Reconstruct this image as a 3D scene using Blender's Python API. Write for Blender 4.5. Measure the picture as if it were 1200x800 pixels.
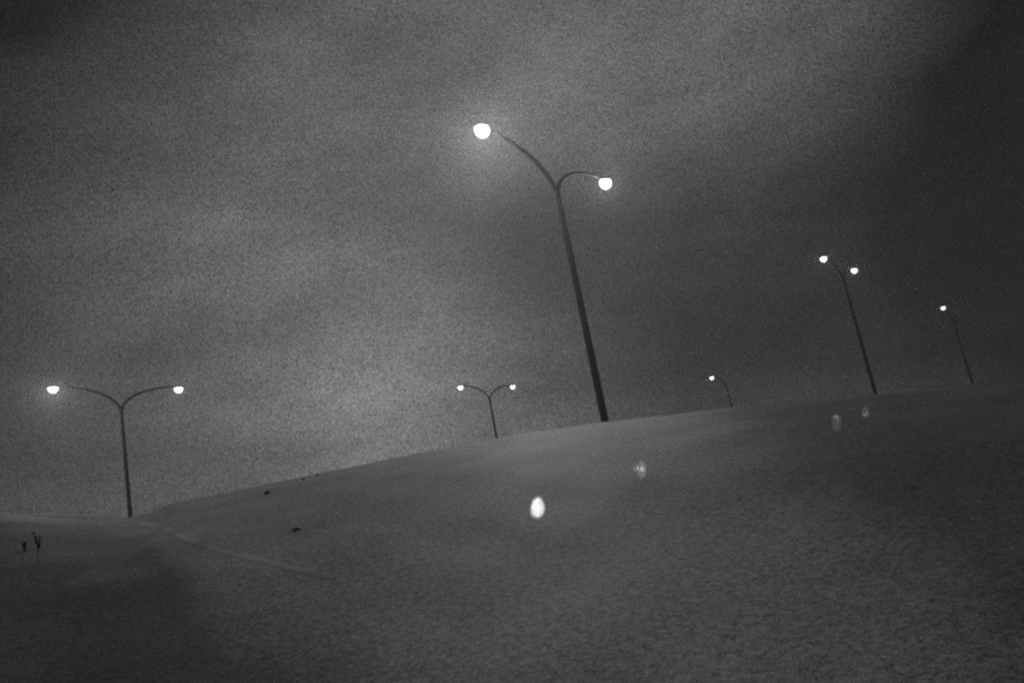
import bpy, bmesh, math, random
import numpy as np
from mathutils import Vector, Matrix

for o in list(bpy.data.objects):
    bpy.data.objects.remove(o)
random.seed(7)
SC = bpy.context.scene
COL = SC.collection
R = math.radians

# ------------------------------------------------------------------ camera
EYE = Vector((0, 0, 1.6))
cam = bpy.data.cameras.new('camera')
cam.lens = 28.0
cam.sensor_width = 36.0
cam.clip_start = 0.05
cam.clip_end = 2000
co = bpy.data.objects.new('camera', cam)
COL.objects.link(co)
# a hand-held wide-angle view, pitched up 11.6 degrees and rolled 10.7 degrees
rot = Matrix(((0.982672, 0.185352, 0.0),
              (0.037303, -0.197765, -0.979539),
              (-0.181559, 0.962566, -0.201253)))
co.matrix_world = Matrix.Translation(EYE) @ rot.to_4x4()
SC.camera = co

# ------------------------------------------------------------------ renderer and exposure
SC.view_settings.view_transform = 'Standard'
SC.view_settings.look = 'None'
SC.view_settings.gamma = 1.0
SC.view_settings.use_curve_mapping = False
SC.view_settings.exposure = 0.0
SC.render.engine = 'CYCLES'
SC.cycles.use_denoising = False          # the picture keeps its grain
SC.cycles.use_adaptive_sampling = False
SC.cycles.filter_width = 2.6
SC.cycles.max_bounces = 6
SC.cycles.volume_bounces = 0
SC.cycles.sample_clamp_indirect = 1.0
SC.cycles.sample_clamp_direct = 2.0

# ------------------------------------------------------------------ sky (dusk, overcast, black and white)
SUN_EL, SUN_AZ = R(2.0), R(-9)            # azimuth from +Y, towards +X
W = bpy.data.worlds.new('World')
SC.world = W
W.use_nodes = True
nt = W.node_tree
nt.nodes.clear()


def N(tree, kind, **kw):
    n = tree.nodes.new(kind)
    for k, v in kw.items():
        setattr(n, k, v)
    return n


def math_node(tree, op, a, b=None, clamp=False):
    n = N(tree, 'ShaderNodeMath', operation=op, use_clamp=clamp)
    for i, v in enumerate((a, b)):
        if v is None:
            continue
        if isinstance(v, (int, float)):
            n.inputs[i].default_value = v
        else:
            tree.links.new(v, n.inputs[i])
    return n.outputs[0]


out = N(nt, 'ShaderNodeOutputWorld')
bg = N(nt, 'ShaderNodeBackground')
nt.links.new(bg.outputs[0], out.inputs[0])
sky = N(nt, 'ShaderNodeTexSky', sky_type='NISHITA')
sky.sun_disc = False
sky.sun_elevation = SUN_EL
sky.sun_rotation = SUN_AZ
sky.dust_density = 4.0
bw = N(nt, 'ShaderNodeRGBToBW')
nt.links.new(sky.outputs[0], bw.inputs[0])
tc = N(nt, 'ShaderNodeTexCoord')
DIR = tc.outputs['Generated']


def dvec(az, el):
    az, el = R(az), R(el)
    return (math.sin(az) * math.cos(el), math.cos(az) * math.cos(el), math.sin(el))


def bank(az, el, radius, amount):
    """a soft cloud bank or break in the cloud: (direction, angular radius, brightness change)"""
    d = N(nt, 'ShaderNodeVectorMath', operation='DISTANCE')
    nt.links.new(warp, d.inputs[0])
    d.inputs[1].default_value = dvec(az, el)
    q = math_node(nt, 'DIVIDE', d.outputs['Value'], 2 * math.sin(R(radius) / 2))
    q = math_node(nt, 'POWER', q, 2.0)
    q = math_node(nt, 'MULTIPLY', q, -1.0)
    return math_node(nt, 'MULTIPLY', math_node(nt, 'EXPONENT', q), amount)


# the cloud layer is streaky: stretch the direction and warp it with noise
mp = N(nt, 'ShaderNodeMapping')
mp.inputs['Rotation'].default_value = (R(20), R(-38), R(10))
mp.inputs['Scale'].default_value = (1.2, 1.2, 2.6)
nt.links.new(DIR, mp.inputs[0])
n1 = N(nt, 'ShaderNodeTexNoise')
n1.inputs['Scale'].default_value = 1.7
n1.inputs['Detail'].default_value = 4.0
n1.inputs['Roughness'].default_value = 0.5
nt.links.new(mp.outputs[0], n1.inputs['Vector'])
sub = N(nt, 'ShaderNodeVectorMath', operation='SUBTRACT')
nt.links.new(n1.outputs['Color'], sub.inputs[0])
sub.inputs[1].default_value = (0.5, 0.5, 0.5)
scl = N(nt, 'ShaderNodeVectorMath', operation='SCALE')
nt.links.new(sub.outputs[0], scl.inputs[0])
scl.inputs['Scale'].default_value = 0.28
add = N(nt, 'ShaderNodeVectorMath', operation='ADD')
nt.links.new(DIR, add.inputs[0])
nt.links.new(scl.outputs[0], add.inputs[1])
warp = add.outputs[0]

GRAIN = 3.9
BASE = 0.56
total = math_node(nt, 'ADD', BASE, 0.0)
for args in ((-2, 18, 26, 0.22),       # the bright dusk side
             (-10, 8, 9, 0.22),        # glow over the brow
             (-17, 24, 10, 0.20),
             (10, 34, 11, 0.36),         # bright break at the top
             (25, 29, 9, 0.42),
             (-36, 37, 11, -0.62),      # dark bank, upper left
             (-22, 39, 6, -0.25),
             (3, 18, 8, -0.36),         # dark streak behind the tall lamp
             (13, 12, 10, -0.36),
             (25, 16, 10, -0.20),
             (-40, 14, 13, -0.36),
             (47, 11, 19, -0.95)):      # heavy dark bank on the right
    total = math_node(nt, 'ADD', total, bank(*args))
n2 = N(nt, 'ShaderNodeTexNoise')
n2.inputs['Scale'].default_value = 4.5
n2.inputs['Detail'].default_value = 6.0
n2.inputs['Roughness'].default_value = 0.6
nt.links.new(mp.outputs[0], n2.inputs['Vector'])
mott = math_node(nt, 'ADD', math_node(nt, 'MULTIPLY', n2.outputs['Fac'], 1.3), 0.35)
# fine grainy texture of the mist and cloud
n3 = N(nt, 'ShaderNodeTexNoise')
n3.inputs['Scale'].default_value = 760.0
n3.inputs['Detail'].default_value = 1.0
nt.links.new(DIR, n3.inputs['Vector'])
grain = math_node(nt, 'ADD', math_node(nt, 'MULTIPLY', n3.outputs['Fac'], GRAIN), 1.0 - GRAIN / 2)
grain = math_node(nt, 'MAXIMUM', grain, 0.05)
total = math_node(nt, 'MAXIMUM', total, 0.09)
cloud = math_node(nt, 'MULTIPLY', math_node(nt, 'MULTIPLY', total, mott), grain)
light = math_node(nt, 'ADD', math_node(nt, 'MULTIPLY', bw.outputs[0], 0.12), 1.0)
nt.links.new(math_node(nt, 'MULTIPLY', cloud, light), bg.inputs['Color'])
bg.inputs['Strength'].default_value = 0.11

# ------------------------------------------------------------------ sun (almost gone, behind cloud)
sl = bpy.data.lights.new('sun', 'SUN')
sl.energy = 0.02
sl.angle = R(40)
sl.color = (1, 1, 1)
so = bpy.data.objects.new('sun', sl)
COL.objects.link(so)
sd = Vector((math.sin(SUN_AZ) * math.cos(SUN_EL), math.cos(SUN_AZ) * math.cos(SUN_EL), math.sin(SUN_EL)))
so.rotation_euler = (-sd).to_track_quat('-Z', 'Y').to_euler()
so.location = (0, 0, 30)


# ------------------------------------------------------------------ helpers
def material(name, base=0.1, rough=0.6, spec=0.5, emit=None):
    m = bpy.data.materials.new(name)
    m.use_nodes = True
    b = m.node_tree.nodes['Principled BSDF']
    b.inputs['Base Color'].default_value = (base, base, base, 1)
    b.inputs['Roughness'].default_value = rough
    b.inputs['Specular IOR Level'].default_value = spec
    if emit:
        b.inputs['Emission Color'].default_value = (1, 1, 1, 1)
        b.inputs['Emission Strength'].default_value = emit
    return m


def noise_tone(m, lo, hi, scale, detail=6.0, rlo=None, rhi=None, rscale=1.0, bump=0.0, bscale=20.0):
    """base colour between two greys, roughness between two values, and a fine bump"""
    t = m.node_tree
    b = t.nodes['Principled BSDF']
    c = N(t, 'ShaderNodeTexCoord')

    def ramp(sc, a, z, det):
        n = N(t, 'ShaderNodeTexNoise')
        n.inputs['Scale'].default_value = sc
        n.inputs['Detail'].default_value = det
        t.links.new(c.outputs['Object'], n.inputs['Vector'])
        r = N(t, 'ShaderNodeMapRange')
        r.inputs['From Min'].default_value = 0.3
        r.inputs['From Max'].default_value = 0.7
        r.inputs['To Min'].default_value = a
        r.inputs['To Max'].default_value = z
        t.links.new(n.outputs['Fac'], r.inputs['Value'])
        return n, r.outputs[0]
    _, v = ramp(scale, lo, hi, detail)
    t.links.new(v, b.inputs['Base Color'])
    if rlo is not None:
        _, v = ramp(rscale, rlo, rhi, 4.0)
        t.links.new(v, b.inputs['Roughness'])
    if bump:
        n, _ = ramp(bscale, 0, 1, 5.0)
        bp = N(t, 'ShaderNodeBump')
        bp.inputs['Strength'].default_value = bump
        bp.inputs['Distance'].default_value = 0.02
        t.links.new(n.outputs['Fac'], bp.inputs['Height'])
        t.links.new(bp.outputs['Normal'], b.inputs['Normal'])


def obj(name, me, mat=None, parent=None, loc=(0, 0, 0), smooth=True):
    if isinstance(me, bmesh.types.BMesh):
        bm, me = me, bpy.data.meshes.new(name)
        bmesh.ops.recalc_face_normals(bm, faces=bm.faces)
        bm.to_mesh(me)
        bm.free()
    if mat:
        me.materials.clear()
        me.materials.append(mat)
    if smooth:
        me.shade_smooth()
    o = bpy.data.objects.new(name, me)
    o.location = loc
    o.parent = parent
    COL.objects.link(o)
    return o


def tag(o, label=None, cat=None, group=None, kind=None):
    for k, v in (('label', label), ('category', cat), ('group', group), ('kind', kind)):
        if v:
            o[k] = v
    return o


def tube(bm, pts, radii, seg=14, cap=True):
    """a round bar along points, with a radius at each"""
    pts = [Vector(p) for p in pts]
    rings = []
    ref = Vector((0, 1, 0))
    for i, p in enumerate(pts):
        d = (pts[min(i + 1, len(pts) - 1)] - pts[max(i - 1, 0)]).normalized()
        if abs(d.dot(ref)) > 0.97:
            ref = Vector((1, 0, 0))
        u = d.cross(ref).normalized()
        v = d.cross(u)
        rings.append([bm.verts.new(p + (u * math.cos(a) + v * math.sin(a)) * radii[i])
                      for a in (2 * math.pi * k / seg for k in range(seg))])
    for a, b in zip(rings, rings[1:]):
        for k in range(seg):
            bm.faces.new((a[k], a[(k + 1) % seg], b[(k + 1) % seg], b[k]))
    if cap:
        bm.faces.new(rings[0])
        bm.faces.new(rings[-1])


# ------------------------------------------------------------------ the lie of the land
# bearing from the camera (degrees) -> slope of the sight line to the brow of the rise
CREST = np.array([(-75, .06), (-50, .095), (-34, .0925), (-31.3, .0835), (-26.9, .0655), (-25.6, .069), (-24.6, .0753), (-21.4, .0778),
                  (-17.5, .0824), (-12.3, .0845), (-7.5, .0856), (-1.2, .0874), (4.9, .0812), (14.2, .0692), (23.3, .0508),
                  (28.9, .0351), (31.5, .027), (36, .026), (45, .02), (75, .0)])
DC, D0, Z0, S0 = 10.0, 4.9, 1.565, 0.31

# the lamp feet (x, y, z of the ground)
HP = 9.6                                   # foot to fork of every pole
FORKS = [(2.51, 26.16, 11.70, 54.9), (-24.29, 47.73, 11.63, 53.4), (-3.24, 78.6, 12.26, 50.5), (26.2, 60.6, 13.8, 52.3),
         (25.74, 101.31, 11.22, 53.0), (52.04, 94.28, 13.41, 52.0)]
CTRL = np.array([(x, y, z - HP) for x, y, z, a in FORKS] +
                [(0, 16, 1.2), (9, 14, .9), (-10, 14, 1.4), (20, 8, .3), (-20, 10, .6), (0, 130, 1.5), (-90, 60, 1.5), (100, 40, -2.0), (60, 60, 0), (30, 25, 0),
                 (-60, 120, 1.5), (110, 120, 2.0)])


def floor_z(x, y):
    w = 1.0 / ((x[..., None] - CTRL[:, 0]) ** 2 + (y[..., None] - CTRL[:, 1]) ** 2 + 0.5) ** 1.5
    return (w * CTRL[:, 2]).sum(-1) / w.sum(-1)


def smooth01(t):
    t = np.clip(t, 0, 1)
    return t * t * (3 - 2 * t)


def base_z(x, y):
    x, y = np.asarray(x, float), np.asarray(y, float)
    d = np.hypot(x, y)
    az = np.degrees(np.arctan2(x, y))
    t = np.interp(az, CREST[:, 0], CREST[:, 1])
    zc = EYE.z + DC * t
    se = t * 0.98
    mean = (zc - Z0) / (DC - D0)
    p = np.clip((S0 - se) / np.maximum(S0 - mean, .02) - 1, 0.12, 3)
    u = np.clip((d - D0) / (DC - D0), 0, 1)
    rise = Z0 + (DC - D0) * (S0 * u - (S0 - se) * u ** (p + 1) / (p + 1))
    z = np.where(d < D0, Z0 - S0 * (D0 - d), rise)
    # behind the brow: rolls over and falls to the level ground beyond
    e = d - DC
    roll = zc + se * e - 0.09 * e * e
    fl = np.minimum(floor_z(x, y), np.where(d < 16, zc - 0.25, 99))
    k = smooth01((e - 0.2) / 4.5)
    back = np.where(e < 2.4, roll, zc + se * 2.4 - .09 * 2.4 ** 2 - 0.3 * (e - 2.4))
    z = np.where(e > 0, back * (1 - k) + fl * k, z)
    # beside and behind the camera the ground is level
    f = 1 - smooth01((np.abs(az) - 55) / 50)
    near = 0.05
    return near + (z - near) * f * smooth01(d / 1.0) + np.where(d > 12, 0, 0)


# small swells that turn the wet slope towards the lamps: value and gradient wanted at four places
def lamp_xyz(i, side):
    x, y, z, a = FORKS[i]
    return Vector((x + side * 3.84 * math.cos(R(a)), y + side * 3.84 * math.sin(R(a)), z + 1.44))


def on_slope(ray):
    d = np.linspace(2.0, 9.8, 800)
    z = base_z(ray[0] * d, ray[1] * d)
    k = int(np.argmax(z > EYE.z + ray[2] * d))
    return d[k]


SPOTS = [((-0.0070, 1.0000, -0.0056), (0, -1)), ((0.1260, 0.9919, 0.0168), (0, 1)),
         ((0.3526, 0.9352, 0.0318), (3, -1)), ((0.3825, 0.9235, 0.0299), (3, 1))]
rows, rhs, cen = [], [], []
for ray, lamp in SPOTS:
    d = on_slope(ray)
    p = Vector(ray) * d + EYE
    n = ((EYE - p).normalized() + (lamp_xyz(*lamp) - p).normalized()).normalized()
    g = (-n.x / n.z, -n.y / n.z)
    h = 1e-3
    g0 = ((base_z(p.x + h, p.y) - base_z(p.x - h, p.y)) / (2 * h), (base_z(p.x, p.y + h) - base_z(p.x, p.y - h)) / (2 * h))
    0 and print('spot', [round(v, 3) for v in p], 'wanted', [round(v, 3) for v in g], 'base', [round(float(v), 3) for v in g0])
    cen.append((p.x, p.y, g[0] - float(g0[0]), g[1] - float(g0[1]), p.z - float(base_z(p.x, p.y))))


def basis(x, y):
    """broad low swells across the slope, fading out sideways and towards the brow"""
    d = np.hypot(x, y)
    w = np.exp(-((d - 5.3) / 1.9) ** 2 / 2 - ((x - 1.0) / 2.0) ** 2 / 2)
    e = d - 5.3
    return np.stack([w, w * x, w * x * x, w * e, w * e * x], -1)


A, B = [], []
for cx, cy, gx, gy, dz in cen:
    c = lambda ax, ay: basis(np.array(ax), np.array(ay))
    h = 1e-4
    A += [c(cx, cy), (c(cx + h, cy) - c(cx - h, cy)) / (2 * h), (c(cx, cy + h) - c(cx, cy - h)) / (2 * h)]
    B += [dz, gx, gy]
A, B = np.array(A), np.array(B)
COEF = np.linalg.solve(A.T @ A + 0.02 * np.eye(A.shape[1]), A.T @ B)


def land(x, y):
    x, y = np.asarray(x, float), np.asarray(y, float)
    return base_z(x, y) + basis(x, y) @ COEF


def swell(x, y):
    """shallow unevenness of the old surface"""
    return (.012 * np.sin(1.9 * x + 0.7 * y + .4) * np.sin(0.8 * x - 1.3 * y) + .006 * np.sin(4.1 * x - 2.2 * y + 1) * np.sin(1.7 * x + 3.9 * y)
            + .004 * np.sin(7.3 * x + 1.1) * np.sin(6.1 * y + .3 * x)) * np.exp(-(np.hypot(x, y) / 14) ** 4)


_smooth_land = land


def land0(x, y):
    x, y = np.asarray(x, float), np.asarray(y, float)
    return _smooth_land(x, y) + swell(x, y)


# a last local trim so that the four wet hollows face exactly between eye and lamp
TRIM = []


def trim(x, y):
    z = 0.0
    for cx, cy, a, b in TRIM:
        ex, ey = x - cx, y - cy
        z = z + np.exp(-(ex * ex + (ey * .7) ** 2) / (2 * .2 ** 2)) * (a * ex + b * ey)
    return z


def land(x, y):
    x, y = np.asarray(x, float), np.asarray(y, float)
    return land0(x, y) + trim(x, y)


def on_land(ray):
    d = np.linspace(2.0, 9.8, 4000)
    return d[int(np.argmax(land(ray[0] * d, ray[1] * d) > EYE.z + ray[2] * d))]


for it in range(6):
    for k, (ray, lamp) in enumerate(SPOTS):
        p = Vector(ray) * on_land(ray) + EYE
        n = ((EYE - p).normalized() + (lamp_xyz(*lamp) - p).normalized()).normalized()
        h = 1e-3
        da = -n.x / n.z - float((land(p.x + h, p.y) - land(p.x - h, p.y)) / (2 * h))
        db = -n.y / n.z - float((land(p.x, p.y + h) - land(p.x, p.y - h)) / (2 * h))
        if it == 0:
            TRIM.append([p.x, p.y, da, db])
        else:
            TRIM[k][2] += da
            TRIM[k][3] += db


def axis(lo, hi, step, far):
    a = list(np.arange(lo, hi + step / 2, step))
    s, v = step, hi
    while v < far:
        s *= 1.13
        v += s
        a.append(min(v, far))
    s, v = step, lo
    while v > -far:
        s *= 1.13
        v -= s
        a.insert(0, max(v, -far))
    return np.array(a)


FAR = 135.0
gx, gy = axis(-9.5, 9.5, 0.06, FAR), axis(-1.0, 11.5, 0.06, FAR)
X, Y = np.meshgrid(gx, gy)
Z = land(X, Y)

# the kerb: along the brow on the far left, then down the slope to the right
KERB_RAYS = [(-0.640, 0.755, 0.085), (-0.5558, 0.8261, 0.0905), (-0.5178, 0.8514, 0.081), (-0.4515, 0.8902, 0.0600), (-0.4027, 0.9148, 0.0324), (-0.3377, 0.9413, -0.0031),
             (-0.2678, 0.9628, -0.0370), (-0.170, 0.976, -0.085), (-0.085, 0.975, -0.160), (-0.02, 0.96, -0.27)]


def hit(ray):
    d = np.linspace(1.2, 10.5, 3000)
    z = land(ray[0] * d, ray[1] * d)
    f = z - (EYE.z + ray[2] * d)
    k = int(np.argmax(f > 0)) if (f > 0).any() else int(np.argmax(f))
    return Vector((ray[0] * d[k], ray[1] * d[k], float(z[k])))


KP = [hit(r) for r in KERB_RAYS]
0 and print('kerb', [tuple(round(v, 2) for v in p) for p in KP])


def resample(pts, step):
    P = np.array([p.xy for p in pts])
    # Catmull-Rom through the points
    Q = [P[0] * 2 - P[1]] + list(P) + [P[-1] * 2 - P[-2]]
    out_ = []
    for i in range(1, len(Q) - 2):
        n = max(2, int(np.linalg.norm(Q[i + 1] - Q[i]) / step))
        for t in np.arange(n) / n:
            a, b, c, d = Q[i - 1], Q[i], Q[i + 1], Q[i + 2]
            out_.append(.5 * (2 * b + (c - a) * t + (2 * a - 5 * b + 4 * c - d) * t * t + (3 * b - a - 3 * c + d) * t ** 3))
    out_.append(P[-1])
    return np.array(out_)


KL = resample(KP, 0.1)


me = bpy.data.meshes.new('ground')
ny, nx = X.shape
ids = np.arange(ny * nx).reshape(ny, nx)
me.from_pydata(np.stack([X.ravel(), Y.ravel(), Z.ravel()], -1).tolist(), [],
               np.stack([ids[:-1, :-1], ids[:-1, 1:], ids[1:, 1:], ids[1:, :-1]], -1).reshape(-1, 4).tolist())
# where the pale paving gives way to dark turf left of the kerb; the right side is painted-in vignette
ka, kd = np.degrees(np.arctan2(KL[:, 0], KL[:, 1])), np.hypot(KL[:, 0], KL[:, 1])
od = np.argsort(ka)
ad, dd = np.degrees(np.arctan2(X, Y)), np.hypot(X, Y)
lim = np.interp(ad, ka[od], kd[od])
turf_vignette = smooth01((lim - dd) / 3.0 + .1) * (1 - smooth01((ad + 19) / 24))
turf_vignette = np.maximum(turf_vignette, smooth01((X - 0.12 * Y - .15) / 1.5))  # lens vignette put into the ground colour towards the right
at = me.attributes.new('turf_vignette', 'FLOAT', 'POINT')
at.data.foreach_set('value', turf_vignette.ravel().astype(np.float32))

PALE, DARK = (.12, .90), (.07, .38)  # dark range also tints the painted vignette
pave = material('damp_pale_concrete', 0.5, 0.6, 0.5)
t = pave.node_tree
pb = t.nodes['Principled BSDF']
tcn = N(t, 'ShaderNodeTexCoord')


def tnoise(scale, detail=4.0, rough=.5):
    n = N(t, 'ShaderNodeTexNoise')
    n.inputs['Scale'].default_value = scale
    n.inputs['Detail'].default_value = detail
    n.inputs['Roughness'].default_value = rough
    t.links.new(tcn.outputs['Object'], n.inputs['Vector'])
    return n.outputs['Fac']


def remap(v, a, b, c, d):
    r = N(t, 'ShaderNodeMapRange')
    for nm, x in zip(('From Min', 'From Max', 'To Min', 'To Max'), (a, b, c, d)):
        r.inputs[nm].default_value = x
    t.links.new(v, r.inputs['Value'])
    return r.outputs[0]


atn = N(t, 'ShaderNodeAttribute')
atn.attribute_name = 'turf_vignette'
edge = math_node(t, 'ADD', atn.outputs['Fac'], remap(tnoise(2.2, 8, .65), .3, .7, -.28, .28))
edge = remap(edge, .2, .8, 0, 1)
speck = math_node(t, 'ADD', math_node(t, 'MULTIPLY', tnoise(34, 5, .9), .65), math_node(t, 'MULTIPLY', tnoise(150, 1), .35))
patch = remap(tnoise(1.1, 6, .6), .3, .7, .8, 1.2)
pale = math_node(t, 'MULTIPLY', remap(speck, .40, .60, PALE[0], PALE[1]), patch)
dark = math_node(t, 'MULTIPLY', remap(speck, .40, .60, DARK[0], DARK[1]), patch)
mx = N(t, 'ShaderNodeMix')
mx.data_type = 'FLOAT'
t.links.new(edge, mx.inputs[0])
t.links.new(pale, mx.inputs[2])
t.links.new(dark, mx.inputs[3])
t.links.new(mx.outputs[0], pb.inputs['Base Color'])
bp = N(t, 'ShaderNodeBump')
bp.inputs['Strength'].default_value = 0.4
bp.inputs['Distance'].default_value = 0.01
t.links.new(speck, bp.inputs['Height'])
t.links.new(bp.outputs['Normal'], pb.inputs['Normal'])
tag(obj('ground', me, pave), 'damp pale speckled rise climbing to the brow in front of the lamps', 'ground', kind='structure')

# low worn kerb, rounded, sinking into the ground at its near end
conc = material('worn_concrete', 0.4, 0.8)
noise_tone(conc, 0.4, 0.85, 2.2, bump=0.4, bscale=30.0)
bm = bmesh.new()
rows = []
cut = [k for k in range(len(KL)) if KL[k][0] < -1.12]
for k in cut:
    t = (KL[min(k + 1, len(KL) - 1)] - KL[max(k - 1, 0)])
    t = t / np.linalg.norm(t)
    nrm = np.array([-t[1], t[0]])
    f = min(1.0, (cut[-1] - k) / 8)
    zc = float(land(KL[k][0], KL[k][1]))
    rows.append([bm.verts.new((KL[k][0] + nrm[0] * s_, KL[k][1] + nrm[1] * s_, float(land(KL[k][0] + nrm[0] * s_, KL[k][1] + nrm[1] * s_)) + h_))
                 for s_, h_ in ((-.038, -.002), (-.022, .004), (.022, .004), (.038, -.002))])
for r0, r1 in zip(rows, rows[1:]):
    for k in range(3):
        bm.faces.new((r0[k], r0[k + 1], r1[k + 1], r1[k]))
bm.faces.new(rows[0])
bm.faces.new(rows[-1])
tag(obj('kerb', bm, conc, smooth=False), 'pale worn kerb running down the slope beside the dark grass at lower left', 'kerb', kind='structure')

# ------------------------------------------------------------------ wet patches that throw the lamplight back
water = material('thin_water', 0.52, 0.25, 0.5)
wa = N(water.node_tree, 'ShaderNodeAttribute')
wa.attribute_name = 'wet'
wr = N(water.node_tree, 'ShaderNodeMapRange')
wr.inputs['To Min'].default_value = 0.65
wr.inputs['To Max'].default_value = 0.13
water.node_tree.links.new(wa.outputs['Fac'], wr.inputs['Value'])
water.node_tree.links.new(wr.outputs[0], water.node_tree.nodes['Principled BSDF'].inputs['Roughness'])


def wet_patch(ray, w, l, label, seed=0, skew=.05):
    """a film of water in a shallow hollow, following the ground under it"""
    d = on_land(ray)
    p = Vector(ray) * d + EYE
    fy = Vector((ray[0], ray[1])).normalized()
    fx = Vector((fy.y, -fy.x))
    rng = random.Random(seed)
    ph = [rng.uniform(0, 6.28) for _ in range(3)]
    bm = bmesh.new()
    rings = []
    for sc_, dz in ((1.75, -.002), (1.5, .0008), (1.25, .0012), (1.0, .0015), (.75, .002), (.4, .002)):
        ring = []
        for k in range(36):
            a = 2 * math.pi * k / 36
            r = sc_ * (1 + .05 * math.sin(2 * a + ph[0]) + .03 * math.sin(3 * a + ph[1]) + .02 * math.sin(5 * a + ph[2]))
            q = fx * (r * w / 2 * math.cos(a) + skew * r * l / 2 * math.sin(a)) + fy * (r * l / 2 * math.sin(a))
            ring.append(bm.verts.new((q.x, q.y, float(land(p.x + q.x, p.y + q.y)) + dz - p.z)))
        rings.append(ring)
    for r0, r1 in zip(rings, rings[1:]):
        for k in range(36):
            bm.faces.new((r0[k], r0[(k + 1) % 36], r1[(k + 1) % 36], r1[k]))
    bm.faces.new(rings[-1])
    o = obj('puddle', bm, water, None, p)
    at = o.data.attributes.new('wet', 'FLOAT', 'POINT')
    at.data.foreach_set('value', np.repeat([0, 0, .3, .6, .85, 1], 36).astype(np.float32))
    return tag(o, label, 'puddle', 'lamplight glints on the damp slope')


wet_patch(SPOTS[0][0], .068, .35, 'bright oval puddle glint on the slope below the tallest lamp', seed=3)
wet_patch((0.1275, 0.9917, 0.0168), .05, .36, 'long streak of the broken glint under the tallest lamp foot', seed=5)
wet_patch((0.1225, 0.9923, 0.0190), .04, .16, 'short stub beside the streak of the broken glint', seed=8)
wet_patch(SPOTS[2][0], .04, .75, 'faint glint on the slope under the two close lights at right, left of two', seed=9, skew=.025)
wet_patch(SPOTS[3][0], .036, .65, 'faint glint on the slope just below the right lamp pole', seed=11, skew=.025)

# ------------------------------------------------------------------ street lamps
steel = material('dark_painted_steel', 0.012, 0.8, 0.06)
noise_tone(steel, 0.008, 0.016, 3.0, rlo=0.7, rhi=0.9, rscale=6.0)
cast = material('dark_cast_aluminium', 0.05, 0.5)
noise_tone(cast, 0.04, 0.06, 8.0)
lens_m = bpy.data.materials.new('lit_lamp_glass')
lens_m.use_nodes = True
lt = lens_m.node_tree
lt.nodes.clear()
lo, la, le, ltr = (N(lt, 'ShaderNodeOutputMaterial'), N(lt, 'ShaderNodeAddShader'), N(lt, 'ShaderNodeEmission'), N(lt, 'ShaderNodeBsdfTransparent'))
le.inputs['Strength'].default_value = 3.0       # frosted glow of the bowl; the bulb inside is a lamp of its own
lt.links.new(le.outputs[0], la.inputs[0])
lt.links.new(ltr.outputs[0], la.inputs[1])
lt.links.new(la.outputs[0], lo.inputs[0])
lens_m.cycles.emission_sampling = 'NONE'
REACH, RISE = 3.84, 1.44


def pole_bm():
    bm = bmesh.new()
    tube(bm, [(0, 0, -.3), (0, 0, 0.0), (0, 0, 3), (0, 0, 6), (0, 0, HP - .5), (0, 0, HP)], [.135, .135, .122, .11, .096, .092], 20)
    return bm


def arm_bm(s):
    bm = bmesh.new()
    pts, rad = [(0, 0, HP - .35)], [.07]
    r, h = REACH - 0.34, RISE + 0.10
    for k in range(25):
        t = math.pi / 2 * k / 24
        pts.append((s * (0.02 + r * (1 - math.cos(t))), 0, HP - .05 + (h + .05) * math.sin(t)))
        rad.append(.082 - .022 * k / 24)
    tube(bm, pts, rad, 12)
    return bm


def head_bm(s):
    """cobra-head housing: a flattened teardrop shell with an open underside"""
    bm = bmesh.new()
    rows = []
    prof = [(-.52, .05, .05, .0), (-.40, .075, .07, .0), (-.26, .15, .11, .0), (-.08, .205, .15, .0), (.12, .215, .155, 0), (.27, .16, .12, 0), (.35, .06, .05, 0)]
    for x, w, h, o in prof:
        rows.append([bm.verts.new((s * (REACH + x), w * math.cos(a), HP + RISE + .06 + (h * math.sin(a) if math.sin(a) > 0 else .03 * math.sin(a))))
                     for a in (2 * math.pi * k / 14 for k in range(14))])
    for a, b in zip(rows, rows[1:]):
        for k in range(14):
            bm.faces.new((a[k], a[(k + 1) % 14], b[(k + 1) % 14], b[k]))
    bm.faces.new(rows[0])
    bm.faces.new(rows[-1])
    return bm


def lens_bm(s):
    """deep drop-glass bowl under the housing"""
    bm = bmesh.new()
    rows = []
    for k in range(10):
        t = -.3 + (math.pi / 2 + .3) * k / 9
        c, v = math.cos(t), math.sin(t)
        if k == 9:
            rows.append([bm.verts.new((s * REACH, 0, HP + RISE - .01 - .26))])
            continue
        rows.append([bm.verts.new((s * REACH + .26 * c * math.cos(a), .22 * c * math.sin(a), HP + RISE - .01 - .26 * v))
                     for a in (2 * math.pi * q / 16 for q in range(16))])
    for a, b in zip(rows[:-2], rows[1:-1]):
        for q in range(16):
            bm.faces.new((a[q], a[(q + 1) % 16], b[(q + 1) % 16], b[q]))
    for q in range(16):
        bm.faces.new((rows[-2][q], rows[-2][(q + 1) % 16], rows[-1][0]))
    bm.faces.new(rows[0])
    return bm


def make_lamp(sides):
    root = bpy.data.objects.new('street_lamp', None)
    COL.objects.link(root)
    obj('pole', pole_bm(), steel, root)
    for s in sides:
        obj('arm', arm_bm(s), steel, root)
        hd = obj('lamp_head', head_bm(s), cast, root)
        obj('lens', lens_bm(s), lens_m, hd)
    return root


def copy_tree(o, parent=None):
    c = o.copy()
    COL.objects.link(c)
    c.parent = parent
    for ch in list(o.children):
        copy_tree(ch, c)
    return c


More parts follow.
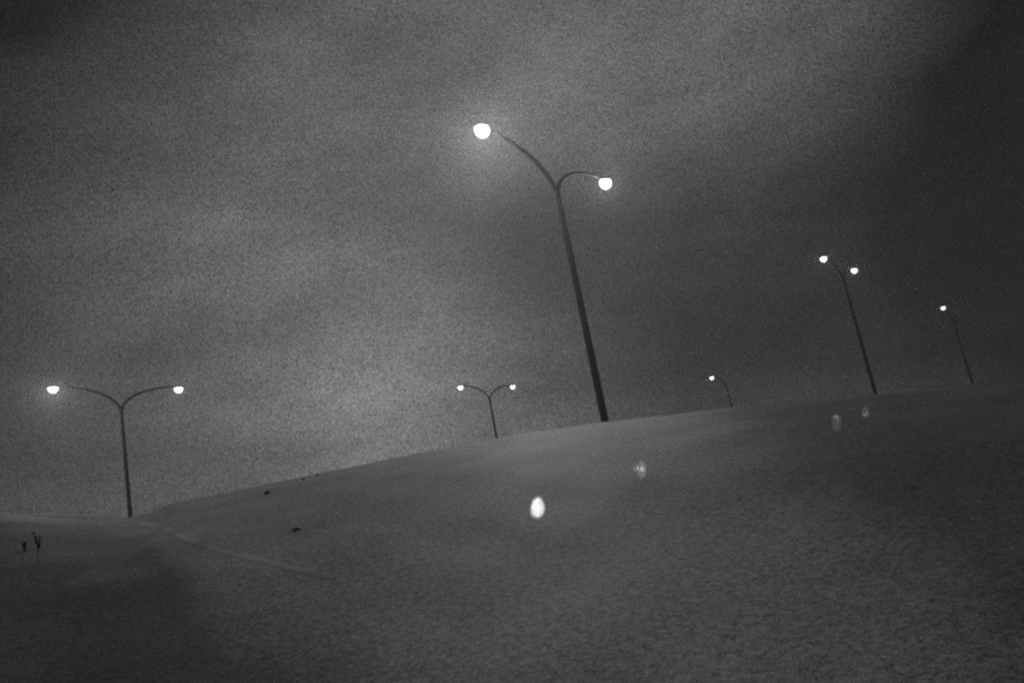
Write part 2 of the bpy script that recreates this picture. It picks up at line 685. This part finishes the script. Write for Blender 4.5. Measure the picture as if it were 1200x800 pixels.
LABELS = ['tallest dark street lamp with two lit curved arms, standing in the middle',
          'two-armed lit street lamp above the pale kerb at far left',
          'small distant two-armed street lamp on the brow, left of the tallest lamp',
          'tilted-looking two-armed street lamp right of the tallest, its two lights close together',
          'tiny single-armed street lamp low on the brow right of the tallest lamp',
          'faint thin single-armed street lamp at the far right edge of the dark']
twin = single = None
POSTS = []
# the bulbs differ in age and in how their refractors face the slope
WATTS = [(1300, 420), (800, 190), (40, 40), (130, 100), (30,), (30,)]
for k, (x, y, z, a) in enumerate(FORKS):
    if k < 4:
        o = twin = twin or make_lamp((-1, 1))
        if k:
            o = copy_tree(twin)
    else:
        o = single if single else make_lamp((-1,))
        if single:
            o = copy_tree(single)
        single = single or o
    o.location = (x, y, z - HP)
    o.rotation_euler = (0, 0, R(a))
    tag(o, LABELS[k], 'street lamp', 'street lamps along the road beyond the brow')
    POSTS.append(o)
for k, o in enumerate(POSTS):
    for hd in [c for c in o.children if c.name.startswith('lamp_head')]:
        side = 1 if sum(v.co.x for v in hd.data.vertices) > 0 else -1
        pl = bpy.data.lights.new('bulb', 'POINT')
        pl.energy = WATTS[k][(side + 1) // 2]
        pl.shadow_soft_size = 0.2
        b = bpy.data.objects.new('bulb', pl)
        COL.objects.link(b)
        b.parent = hd
        b.location = (side * REACH, 0, HP + RISE - .09)

# ------------------------------------------------------------------ small things on the ground
stone_m = material('dark_stone', 0.035, 0.7)
noise_tone(stone_m, 0.05, 0.1, 20.0, bump=0.5, bscale=40)


def stone(ray, size, label, seed, lift=0.0):
    p = hit(ray)
    rng = random.Random(seed)
    bm = bmesh.new()
    bmesh.ops.create_icosphere(bm, subdivisions=2, radius=1)
    for v in bm.verts:
        v.co *= 1 + rng.uniform(-.18, .18)
        v.co = Vector((v.co.x * size[0] / 2, v.co.y * size[0] * .45, max(v.co.z, -.5) * size[1] / 2))
    o = obj('stone', bm, stone_m, None, (p.x, p.y, p.z + size[1] * .22), smooth=False)
    return tag(o, label, 'stone', 'stones on the wet slope')


stone((-0.317, 0.9457, 0.0690), (.06, .035), 'small dark stone at the left end of the brow', 1)
stone((-0.2765, 0.9577, 0.0785), (.035, .025), 'tiny dark stone on the brow, left of the pair', 2)
stone((-0.2599, 0.9622, 0.0800), (.03, .028), 'tiny dark stone on the brow, right of the pair', 3)
stone((-0.2918, 0.9562, 0.0215), (.05, .022), 'flat dark stone alone on the slope below the brow', 4)

dry = material('dark_dry_stalk', 0.06, 0.8)


def weed(ray, h, nstalk, label, seed):
    p = hit(ray)
    rng = random.Random(seed)
    root = bpy.data.objects.new('dry_weed', None)
    COL.objects.link(root)
    root.location = p
    for i in range(nstalk):
        bm = bmesh.new()
        a, lean = rng.uniform(0, 6.28), rng.uniform(.05, .35)
        hh = h * rng.uniform(.6, 1)
        tip = Vector((math.cos(a) * lean * hh, math.sin(a) * lean * hh, hh))
        tube(bm, [(0, 0, -.02), tip * .5 + Vector((0, 0, .04 * hh)), tip], [.007, .006, .003], 6)
        obj('stalk', bm, dry, root)
        for q in range(4):
            bm = bmesh.new()
            b = tip * rng.uniform(.3, 1)
            ca = rng.uniform(0, 6.28)
            v = Vector((math.cos(ca), math.sin(ca), rng.uniform(-.2, .6))) * h * rng.uniform(.15, .3)
            w = Vector((-math.sin(ca), math.cos(ca), 0)) * .018
            m_ = b + v * .5 + Vector((0, 0, .01))
            vs = [bm.verts.new(t) for t in (b, m_ + w, b + v, m_ - w)]
            bm.faces.new(vs)
            obj('leaf', bm, dry, root, smooth=False)
    return tag(root, label, 'weed', 'dry weeds on the verge')


weed((-0.5296, 0.8459, 0.050), .11, 3, 'taller dark dry weed on the verge at the left edge', 5)
weed((-0.5408, 0.8390, 0.050), .06, 4, 'low bushy dark weed beside the taller one at the left edge', 6)

# ------------------------------------------------------------------ haze: one closed box of pale air
hz = bpy.data.materials.new('haze')
hz.use_nodes = True
hz.cycles.volume_sampling = 'EQUIANGULAR'
ht = hz.node_tree
ht.nodes.clear()
ho = N(ht, 'ShaderNodeOutputMaterial')
pv = N(ht, 'ShaderNodeVolumePrincipled')
pv.inputs['Color'].default_value = (0.95, 0.95, 0.95, 1)
pv.inputs['Density'].default_value = 0.0035
pv.inputs['Anisotropy'].default_value = 0.5
ht.links.new(pv.outputs[0], ho.inputs['Volume'])
zlo, zhi = float(Z.min()) - 1.0, 17.0
bm = bmesh.new()
bmesh.ops.create_cube(bm, size=1)
for v in bm.verts:
    v.co = Vector((v.co.x * 2 * (FAR + 2), v.co.y * 2 * (FAR + 2), zlo if v.co.z < 0 else zhi))
tag(obj('haze', bm, hz, smooth=False), 'thin pale evening mist filling the air around the lamps', 'mist', kind='stuff')
